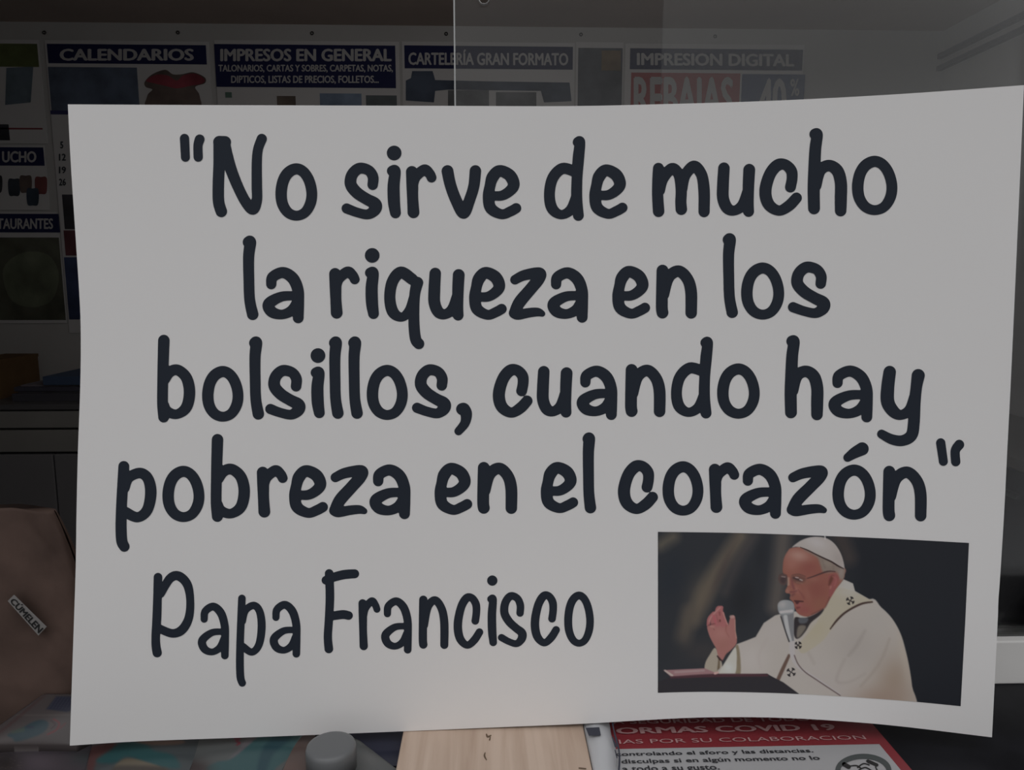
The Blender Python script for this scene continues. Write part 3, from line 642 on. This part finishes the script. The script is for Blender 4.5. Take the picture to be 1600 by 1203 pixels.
# raised hand: palm, four fingers, thumb
HD = poly(H9([(415, 470), (440, 440), (520, 430), (620, 420), (700, 400), (720, 430), (740, 350), (765, 300), (795, 290), (820, 320), (822, 400), (825, 520), (842, 600), (838, 700), (760, 790), (690, 850), (630, 945), (575, 880), (550, 780), (500, 690), (450, 590)]), (136, 92, 88), .9, idn=4)
for p in [[(430, 430, 22), (450, 340, 30), (510, 262, 26)], [(500, 420, 34), (510, 320, 36), (530, 262, 26)], [(560, 420, 40), (560, 300, 44), (575, 200, 36), (600, 180, 26)], [(640, 420, 46), (620, 310, 38), (615, 220, 30), (622, 178, 26)], [(690, 430, 28), (660, 350, 26), (640, 260, 22)]]:
    stroke(H9(p), (138, 86, 86), .8, idn=4)
for p, c, a in [([(445, 380, 8), (470, 320, 8), (530, 250, 8), (600, 180, 8)], (152, 118, 112), .8), ([(430, 435, 8), (470, 420, 8), (530, 410, 6)], (84, 52, 50), .7), ([(500, 290, 14), (530, 360, 16), (540, 410, 10)], (148, 76, 84), .6), ([(595, 250, 14), (600, 290, 8)], (110, 62, 62), .8), ([(600, 360, 12), (600, 375, 12)], (92, 52, 48), .9),
                ([(690, 430, 8), (690, 520, 12), (730, 600, 8)], (118, 72, 66), .7), ([(645, 250, 7), (690, 370, 7), (712, 420, 7)], (158, 122, 112), .8), ([(760, 310, 22), (790, 310, 22)], (152, 122, 116), .8), ([(818, 360, 6), (822, 500, 6), (838, 620, 6)], (156, 124, 112), .8), ([(470, 450, 14), (510, 455, 12)], (150, 112, 104), .7), ([(510, 490, 8), (520, 500, 6)], (104, 64, 62), .7), ([(550, 290, 5), (575, 390, 5)], (112, 66, 66), .6)]:
    stroke(H9(p), c, .9, a=a)
(gx, gy), = H9([(650, 700)]); blob(gx, gy, 14, 14, 0, (130, 90, 82), .6, HD)
(gx, gy), = H9([(620, 560)]); blob(gx, gy, 12, 10, 0, (146, 104, 98), .6, HD)
stroke(H9([(565, 880, 10), (600, 925, 14), (632, 948, 8)]), (52, 36, 36), .8)
# lectern
poly(C5([(25, 770), (90, 743), (560, 731), (640, 772), (716, 828), (720, 860), (20, 860)]), (38, 36, 40), .7, idn=6, smooth=False)
poly(C5([(52, 712), (255, 703), (300, 722), (312, 733), (90, 746)]), (128, 98, 100), .8, idn=6, smooth=False)
stroke(C5([(60, 714, 4), (95, 738, 5)]), (152, 140, 134), .8); stroke(C5([(110, 722, 5), (250, 714, 5)]), (138, 116, 116), 1.2)
stroke(C5([(90, 748, 5), (310, 738, 8), (560, 737, 6)]), (64, 40, 46), 1.2); stroke(C5([(305, 728, 6), (318, 724, 5)]), (165, 135, 130), .8)
# microphone on its gooseneck
MM = stroke(C5([(683, 565, 14), (684, 630, 13), (702, 680, 10), (740, 715, 7), (800, 752, 5), (918, 832, 4)]), (152, 147, 146), .8, idn=5)
stroke(C5([(694, 640, 3), (712, 682, 3), (745, 720, 3), (800, 758, 3), (918, 836, 3)]), (92, 80, 78), .7)
poly(C5([(622, 430), (690, 425), (692, 480), (692, 568), (668, 570), (640, 490)]), (104, 104, 106), .9, idn=5, smooth=False)
stroke(C5([(650, 450, 10), (662, 520, 9), (676, 565, 6)]), (150, 150, 150), 1); stroke(C5([(628, 450, 3), (650, 520, 3), (668, 572, 3)]), (48, 46, 48), .8)
poly(C5([(612, 395), (625, 374), (655, 368), (685, 378), (694, 405), (688, 432), (640, 442), (618, 430)]), (122, 124, 126), .9, idn=5)
stroke(C5([(628, 428, 7), (682, 422, 7)]), (156, 152, 152), .9)
(gx, gy), = C5([(635, 390)]); blob(gx, gy, 7, 6, 0, (150, 146, 144), .7, pmask(C5([(612, 395), (625, 374), (655, 368), (685, 378), (694, 405), (640, 420)])))
# mesh per printed region
ILL = .52
colr = np.clip(lin(IMG)/ILL, 0, 1).reshape(-1, 3)
P3 = card(X, Y, .00025).reshape(-1, 3)
IDc = ID[:-1, :-1]
pm = vcmat('printed_photo', .45, .35)
def region(name, k, parent, label=None):
    msk = (IDc == k); fs = np.array(gridfaces(nx, ny, msk)); used, inv = np.unique(fs, return_inverse=True)
    return obj(name, P3[used], inv.reshape(-1, 4), pm, parent, colors=colr[used], label=label)
pp = region('printed_photo', 0, q, 'inset photo of a man speaking at a lectern')
for k, n, lb in [(1, 'vestment', 'cream vestment with black crosses'), (2, 'head', 'grey-haired head in glasses'), (3, 'skullcap', 'white skullcap'), (4, 'hand', 'raised right hand'), (5, 'microphone', 'silver gooseneck microphone'), (6, 'lectern', 'dark lectern with reddish top')]:
    region(n, k, pp, lb)

# ================================================================== ON THE SHELF
# pine board under the poster
def zpt(px, py, z): p = onZ(px, py, z); return float(p[0]), float(p[1])
bl, _ = zpt(618, 1203, BZ); br, _ = zpt(926, 1203, BZ)
wood = mat('pine', (.52, .40, .32), .55, .3)
n = wood.node_tree.nodes; l = wood.node_tree.links
t_ = n.new('ShaderNodeTexCoord'); mp = n.new('ShaderNodeMapping'); mp.inputs['Scale'].default_value = (95, 6, 30)
nz = n.new('ShaderNodeTexNoise'); nz.inputs['Scale'].default_value = 1.0; nz.inputs['Detail'].default_value = 5; nz.inputs['Distortion'].default_value = .5
rp = n.new('ShaderNodeValToRGB'); rp.color_ramp.elements[0].color = (.44, .325, .25, 1); rp.color_ramp.elements[1].color = (.56, .44, .355, 1); rp.color_ramp.elements[0].position = .3; rp.color_ramp.elements[1].position = .65
l.new(t_.outputs['Object'], mp.inputs[0]); l.new(mp.outputs[0], nz.inputs['Vector']); l.new(nz.outputs[0], rp.inputs[0]); l.new(rp.outputs[0], n['Principled BSDF'].inputs['Base Color'])
wb = empty('pine_board', ((bl+br)/2, .55, SHZ), 'pale pine board lying on the shelf under the white poster', 'board')
o = bevel(obj('plank', *box(bl, br, .455, .625, SHZ+.0005, BZ), wood, wb), .0018, 3)
knot = mat('pine_knot', (.13, .085, .055), .6)
szf = lambda z: (lambda x, y: onZ(x, y, z))
ks = [crom([(760, 1147, 1), (762, 1151, 1.6), (767, 1149, 1)]), crom([(766, 1152, .8), (765, 1156, 1.2)]), crom([(758, 1176, .8), (757, 1181, 1.4), (760, 1187, .9)]), crom([(905, 1200, 1.2), (915, 1201, 1.2)])]
for k_ in (ks[:2], ks[2:3], ks[3:]): obj('knot', *ink_mesh(k_, szf(BZ+.0002), .6), knot, wb)

# red and white safety notice lying on the shelf
NZ = SHZ+.004
lf = empty('safety_notice', (.23, .53, SHZ), 'red and white COVID 19 notice lying on the shelf at bottom right', 'notice')
def zx(px, py): return onZ(px, py, NZ)
ne = float(zx(1425, 1203)[0]); ya = float(zx(1360, 1118)[1]); yb = .445
red_r = mat('notice_red', (.225, .030, .038), .4, .35); wpap = mat('notice_white', (.37, .37, .38), .45, .35)
nlx = float(zx(955, 1203)[0])-.02
obj('sheet', *box(nlx, ne, yb, ya+.02, NZ-.003, NZ), red_r, lf, label='red sheet')
ywhite = float(zx(1200, 1166.5)[1]); bxr = float(zx(1407, 1203)[0])
obj('white_field', *box(nlx, bxr, yb, ywhite, NZ, NZ+.0004), wpap, lf)
gp = mat('notice_pink', (.46, .27, .27), .5); bk = mat('notice_black', (.03, .03, .035), .5)
def ztextp(s, l, r, t, b, z, m, parent, off=.01):
    """text flat on the shelf plane; l, r measured on its base line, so it keeps its shape in plan"""
    pb = onZ(l, b, z), onZ(r, b, z); yt = float(onZ((l+r)/2, t, z)[1]); V, Fc = text_mesh(s, off)
    xs = pb[0][0]+V[:, 0]*(pb[1][0]-pb[0][0]); ys = yt+(float(pb[0][1])-yt)*V[:, 1]
    return obj('lettering', np.stack([xs, ys, z+V[:, 2]*.00006], 1), Fc, m, parent)
z1 = NZ+.0008
ztextp('A SEGURIDAD DE TODOS A', 957, 1312, 1121.5, 1131.5, z1, gp, lf, .012)
ztextp('ORMAS COVID 19', 964, 1313, 1134, 1147, z1, gp, lf, .035)
ztextp('IAS POR SU COLABORACION', 968, 1360, 1152, 1162, z1, gp, lf, .0)
ztextp('controlando el aforo y las distancias.', 963, 1277, 1172.5, 1183, z1, bk, lf, .02)
ztextp('disculpas si en algún momento no lo', 972, 1288, 1183.5, 1195, z1, bk, lf, .02)
ztextp('a todo a su gusto.', 974, 1128, 1195.5, 1208, z1, bk, lf, .02)
ring = []
for k in range(41):
    a = 2*math.pi*k/40; ring.append((1349+40*math.cos(a), 1204+22.5*math.sin(a), 4.0))
sym = mat('symbol_grey', (.07, .08, .08), .5)
sg = obj('handshake_symbol', *ink_mesh([np.array(ring)], szf(z1), 1.2), sym, lf, label='grey ring with handshake')
hands = [[(1319, 1194, 3.4), (1326, 1198, 3.4)], [(1327, 1197, 1), (1338, 1196, 1), (1345, 1200, 1)], [(1326, 1205, 1), (1336, 1210, 1)], [(1356, 1189, 2.6), (1370, 1195, 2.6)], [(1340, 1199, 1), (1349, 1193, 1), (1358, 1195, 1)], [(1342, 1203, 1), (1352, 1199, 1), (1362, 1204, 1), (1366, 1208, 1)], [(1368, 1198, .9), (1372, 1206, .9)]]
obj('handshake', *ink_mesh([crom(h_) for h_ in hands], szf(z1), .8), mat('symbol_black', (.02, .02, .02), .5), lf)

# white wrapper strip between board and notice
sx0 = br+.0006
st = empty('white_wrapper', (sx0+.012, .53, SHZ), 'narrow white printed wrapper standing between pine board and red notice', 'wrapper')
NXs, NYs = 12, 40
g = np.zeros((NYs, NXs, 3))
for j in range(NYs):
    for i in range(NXs):
        u, v2 = i/(NXs-1), j/(NYs-1)
        xr = .0215+.0012*math.sin(v2*9)+.0008*math.sin(v2*23)
        g[j, i] = (sx0+u*xr, .60-v2*.145, SHZ+.010+.006*math.sin(u*math.pi*.9+.3)+.0006*math.sin(v2*17+u*3))
v, f = slab(g, NYs, NXs, (0, 0, -.0095))
obj('wrapper_sheet', v, f, mat('wrapper_white', (.47, .48, .50), .35, .4), st, smooth=True)
def wz(x, y): return onZ(x, y, SHZ+.0172)
def inkpoly(pts, surf, cell=.8):
    P = np.array(list(pts)+[pts[0]], float); x0, y0 = P.min(0)-2; x1, y1 = P.max(0)+2
    xs = np.arange(x0, x1, cell); ys = np.arange(y0, y1, cell); XX, YY = np.meshgrid(xs, ys)
    D = np.full(XX.shape, 1e9); ins = np.zeros(XX.shape, bool)
    for a, b in zip(P[:-1], P[1:]):
        dx, dy = b-a; L = dx*dx+dy*dy+1e-12; t = np.clip(((XX-a[0])*dx+(YY-a[1])*dy)/L, 0, 1)
        D = np.minimum(D, np.hypot(XX-a[0]-t*dx, YY-a[1]-t*dy))
        if abs(dy) > 1e-12: ins ^= ((a[1] > YY) != (b[1] > YY)) & (XX < dx*(YY-a[1])/dy+a[0])
    V, Fc = march(np.where(ins, -D, D), xs, ys); V = np.array(V); return surf(V[:, 0], V[:, 1]), Fc
obj('dark_block', *inkpoly([(915, 1137), (936.5, 1136), (939, 1149), (920, 1149.5)], wz), mat('wrapper_ink', (.03, .033, .05), .5), st)
obj('dark_edge', *ink_mesh([crom([(957, 1128, 1.2), (959, 1140, 1), (963, 1156, 1.6), (967, 1172, 1.2), (968, 1188, 1.5), (967, 1203, 1.5)]), crom([(957, 1152, 1), (962, 1166, 1.8)]), crom([(961, 1172, .8), (964, 1184, .8)])], wz, .8), mat('wrapper_ink', (.03, .033, .05)), st)

# brown paper bag behind the poster, left
BY = .632
def bagpt(u, v_):  # u across, v up: photograph outline carried to the bag's own depth
    return u, v_
xl, xr_ = xat(-90, 950, BY), xat(150, 950, BY)
zb_, zt_ = SHZ, zat(60, 792, BY)
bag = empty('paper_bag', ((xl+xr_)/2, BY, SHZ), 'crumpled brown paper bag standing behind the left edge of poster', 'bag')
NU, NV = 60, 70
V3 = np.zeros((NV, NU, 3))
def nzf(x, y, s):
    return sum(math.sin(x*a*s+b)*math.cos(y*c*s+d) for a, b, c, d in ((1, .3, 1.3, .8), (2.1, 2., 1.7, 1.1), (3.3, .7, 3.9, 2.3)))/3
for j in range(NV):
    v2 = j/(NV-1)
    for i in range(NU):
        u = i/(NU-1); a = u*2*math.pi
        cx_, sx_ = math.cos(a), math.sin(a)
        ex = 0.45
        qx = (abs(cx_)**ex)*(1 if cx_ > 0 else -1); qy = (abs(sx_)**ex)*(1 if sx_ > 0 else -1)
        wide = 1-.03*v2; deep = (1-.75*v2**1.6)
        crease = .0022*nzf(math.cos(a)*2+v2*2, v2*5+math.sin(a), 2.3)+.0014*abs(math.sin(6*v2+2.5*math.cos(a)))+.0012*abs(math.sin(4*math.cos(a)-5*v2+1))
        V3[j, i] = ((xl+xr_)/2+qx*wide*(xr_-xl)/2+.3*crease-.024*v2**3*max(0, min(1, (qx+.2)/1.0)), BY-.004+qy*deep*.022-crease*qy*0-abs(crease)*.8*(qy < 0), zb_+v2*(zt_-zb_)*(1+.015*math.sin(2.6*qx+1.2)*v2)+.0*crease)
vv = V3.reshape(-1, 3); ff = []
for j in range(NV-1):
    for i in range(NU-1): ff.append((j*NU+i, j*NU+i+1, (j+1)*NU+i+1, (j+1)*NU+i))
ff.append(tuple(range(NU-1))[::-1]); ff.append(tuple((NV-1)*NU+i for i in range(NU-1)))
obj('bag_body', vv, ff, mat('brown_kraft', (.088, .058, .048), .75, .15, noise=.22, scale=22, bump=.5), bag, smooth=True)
yl = BY-.0305
def lab(x, y, d=0): return onY(x, y, yl-d)
lq = [(22, 929), (73, 979), (60, 993), (12, 939)]
Pq = np.array([(u, v_) for v_ in (0, 1) for u in (0, 1)], float); xx, yy = quadmap(Pq, lq)
fr = lab(xx, yy); bk_ = lab(xx, yy, -.0035)
lb = obj('sticker', np.concatenate([fr, bk_]), [(0, 2, 3, 1), (4, 5, 7, 6), (0, 1, 5, 4), (2, 6, 7, 3), (0, 4, 6, 2), (1, 3, 7, 5)], mat('sticker_grey', (.21, .20, .195), .5), bag, label='pale sticker reading CÚMELEN')
V, Fc = text_mesh('CÚMELEN', .035)
xx, yy = quadmap(V, [(24, 932.5), (70, 980), (60, 990), (14.5, 939.5)]); obj('lettering', lab(xx, yy, .0003+V[:, 2]*.00006), Fc, mat('sticker_ink', (.015, .015, .015), .5), lb)

# painted packets lying on the shelf in front of the bag
def packet(name, outline, colors, label, cat, z0=.002, puff=.010, th=.0015, rough=.3, n_=70, coatn='packet_print', lean=None, ill=.62):
    """outline: tl, tr, br, bl in photograph pixels carried down to the shelf; colors(px, py) in display values"""
    tl, tr, br_, bl_ = outline
    Xp, Yp = coons([tl, tr], [bl_, br_], [tl, bl_], [tr, br_], n_, n_)
    P = onZ(Xp, Yp, SHZ+z0+th)
    U, V_ = np.meshgrid(np.linspace(0, 1, n_), np.linspace(0, 1, n_))
    hgt = puff*(np.sin(np.pi*U)*np.sin(np.pi*V_))**.6
    P = P.copy(); P[..., 2] += hgt
    if lean:        # propped up against the bag: a plane rising away from the window
        y0, sl = lean; d = rays(Xp, Yp); t = (SHZ+z0-sl*y0-CAM.z)/(d[..., 2]-sl*d[..., 1]); P = CN+d*t[..., None]; P[..., 2] += hgt
    # keep each printed point seen where the photograph shows it
    d = rays(Xp, Yp); t = (P[..., 2]-CAM.z)/d[..., 2]; P = CN+d*t[..., None]
    v, f = slab(P, n_, n_, (0, 0, 0)); k = n_*n_
    v[k:, 2] = SHZ+z0*.3
    c = lin(colors(Xp, Yp))/ill; c = np.clip(c, 0, 1).reshape(-1, 3)
    c = np.concatenate([c, c])
    e = empty(name, tuple(v[:k].mean(0)*np.array([1, 1, 0])+np.array([0, 0, SHZ])), label, cat)
    obj('wrapping', v, f, vcmat(coatn, rough, .3), e, colors=c, smooth=True)
    return e
PILL = .62
def canvas(basec, ops):
    def fn(px, py):
        global X, Y, IMG, ID
        sX, sY, sI, sD = X, Y, IMG, ID
        X, Y = px, py; IMG = np.zeros(px.shape+(3,)); IMG[:] = basec; ID = np.zeros(px.shape, int)
        ops(); r = IMG; X, Y, IMG, ID = sX, sY, sI, sD; return r
    return fn
def ops1():
    Q = T(0, 1060, 5.0)
    poly(Q([(360, 240), (440, 140), (560, 140), (640, 230), (520, 262)]), (44, 46, 60), 1.5, smooth=False)
    for k in range(8): stroke(Q([(380+k*26, 235, 2), (450+k*24, 140, 2)]), (70, 68, 76), .6, a=.7)
    poly(Q([(60, 440), (150, 400), (260, 340), (340, 325), (380, 360), (340, 420), (250, 460), (130, 492), (100, 470)]), (36, 56, 64), 2)
    stroke(Q([(100, 420, 14), (180, 400, 16)]), (62, 72, 64), 2, a=.8); stroke(Q([(215, 378, 6), (260, 380, 6)]), (34, 40, 58), 1)
    stroke(Q([(420, 318, 7), (462, 350, 8), (440, 400, 8), (370, 438, 6)]), (98, 52, 56), .8); stroke(Q([(470, 390, 5), (510, 352, 5)]), (92, 54, 56), .8); stroke(Q([(400, 330, 4), (430, 360, 4), (400, 390, 4)]), (60, 44, 50), .8)
    stroke(Q([(130, 288, 4), (600, 284, 4)]), (84, 78, 76), 1.2); stroke(Q([(0, 420, 10), (160, 290, 10), (350, 130, 8)]), (70, 52, 52), 2, a=.7)
packet('printed_packet', [(68, 1084), (175, 1084), (120, 1164), (-45, 1164)], canvas((72, 66, 66), ops1), 'printed plastic packet with blue shape and red arc at left below paper bag', 'packet', puff=.002, lean=(.56, .8), ill=1.05)
def ops2():
    blob(60, 1190, 30, 14, 0, (66, 60, 66), .8); blob(130, 1185, 20, 12, 0, (46, 50, 52), .8); blob(8, 1195, 22, 20, 0, (36, 33, 33), .9)
    for _ in range(60): stroke([(rng.uniform(-10, 34), rng.uniform(1168, 1203), .45), (rng.uniform(-10, 34), rng.uniform(1168, 1203), .1)][:1]*2, (90, 84, 76), .5, a=.5)
    stroke([(68, 1164.5, .8), (84, 1165.5, .8)], (110, 108, 106), .4)
packet('plastic_sleeve', [(-20, 1160), (150, 1156), (150, 1215), (-60, 1215)], canvas((52, 48, 52), ops2), 'glossy purplish grey plastic sleeve in the bottom left corner of the shelf', 'packet', z0=.001, puff=.003, rough=.2)
def ops3():
    Q = T(0, 1060, 5.0)
    poly(Q([(680, 760), (690, 560), (760, 520), (900, 500), (860, 600), (760, 640), (720, 760)]), (64, 44, 44), 3)
    poly(Q([(760, 630), (860, 560), (960, 500), (1120, 500), (1200, 560), (1350, 600), (1400, 700), (1200, 680), (1000, 610), (900, 660), (780, 660)]), (34, 60, 62), 3)
    poly(Q([(1060, 490), (1400, 480), (1420, 510), (1200, 520)]), (84, 70, 64), 2)
    poly(Q([(925, 655), (1000, 622), (1120, 645), (1250, 690), (1200, 720), (1000, 730), (900, 700)]), (78, 72, 62), 2)
    poly(Q([(880, 700), (1000, 680), (1300, 700), (1300, 800), (860, 800)]), (52, 48, 44), 3)
packet('gift_packet', [(150, 1140), (330, 1130), (300, 1222), (128, 1222)], canvas((52, 56, 58), ops3), 'folded teal, cream and red packet lying on shelf at lower left', 'packet', z0=.003, puff=.004)
def ops4():
    Q = T(300, 1110, 4.706)
    poly(Q([(240, 380), (340, 330), (480, 230), (560, 170), (430, 160), (330, 300)]), (74, 71, 74), 1.5, smooth=False)
    stroke(Q([(315, 205, 8), (350, 205, 8), (325, 225, 7), (350, 238, 8), (330, 255, 6)]), (82, 38, 46), .8)
    poly(Q([(120, 440), (180, 380), (300, 350), (490, 190), (560, 150), (850, 150), (760, 300), (620, 420), (560, 470)]), (44, 66, 68), 1.8)
    stroke(Q([(680, 180, 55), (560, 300, 45), (510, 440, 35)]), (34, 54, 60), 3)
    blob(305, 1200, 22, 12, 0, (40, 32, 32), 1)
packet('teal_bag', [(318, 1128), (490, 1122), (430, 1222), (290, 1222)], canvas((64, 66, 66), ops4), 'grey and teal folded bag with small red mark below the poster', 'bag', z0=.004, puff=.003)
def ops5(): blob(455, 1200, 22, 16, 0, (76, 62, 58), .9); blob(480, 1150, 18, 12, 0, (66, 60, 60), .8)
packet('brown_pouch', [(458, 1135), (490, 1128), (500, 1222), (415, 1222)], canvas((68, 58, 55), ops5), 'dull brown pouch between the teal bag and the grey jar lid', 'pouch', z0=.002, puff=.003)
# navy cloth and grey strip
def ops6(): blob(600, 1160, 30, 20, 0, (38, 40, 52), .6)
packet('navy_cloth', [(500, 1126), (640, 1122), (640, 1195), (500, 1200)], canvas((34, 36, 48), ops6), 'flat navy cloth lying between the jar lid and pine board', 'cloth', z0=.0006, puff=.0006, th=.0006, rough=.8)
def ops7(): blob(575, 1185, 22, 14, 35, (84, 84, 84), .7)
packet('grey_strip', [(551, 1152), (562, 1157), (626, 1206), (548, 1206)], canvas((68, 70, 70), ops7), 'folded grey paper strip slanting beside the jar lid', 'paper', z0=.003, puff=.0015)
# jar with lid
c0 = onZ(517, 1162, SHZ+.034)
R0 = .0192
jar = empty('jar', (float(c0[0]), float(c0[1]), SHZ), 'small jar with grey round lid left of pine board', 'jar')
def lathe(c, prof, N=48):
    v, f = [], []
    for r, z in prof:
        for k in range(N): v.append((c[0]+r*math.cos(2*math.pi*k/N), c[1]+r*math.sin(2*math.pi*k/N), z))
    for j in range(len(prof)-1):
        for k in range(N): f.append((j*N+k, j*N+(k+1) % N, (j+1)*N+(k+1) % N, (j+1)*N+k))
    f.append(tuple(range(N))[::-1]); f.append(tuple((len(prof)-1)*N+k for k in range(N)))
    return v, f
H = SHZ+.034
obj('lid', *lathe(c0, [(R0, H-.020), (R0, H-.004), (R0-.0008, H-.0016), (R0-.0028, H-.0003), (R0-.005, H), (.002, H+.0002)]), mat('lid_grey', (.13, .135, .14), .4, .4), jar, smooth=True)
obj('jar_body', *lathe(c0, [(R0-.003, SHZ+.0003), (R0-.001, SHZ+.002), (R0-.001, H-.0215), (R0-.002, H-.0205)]), mat('jar_grey', (.12, .12, .12), .3), jar, smooth=True)
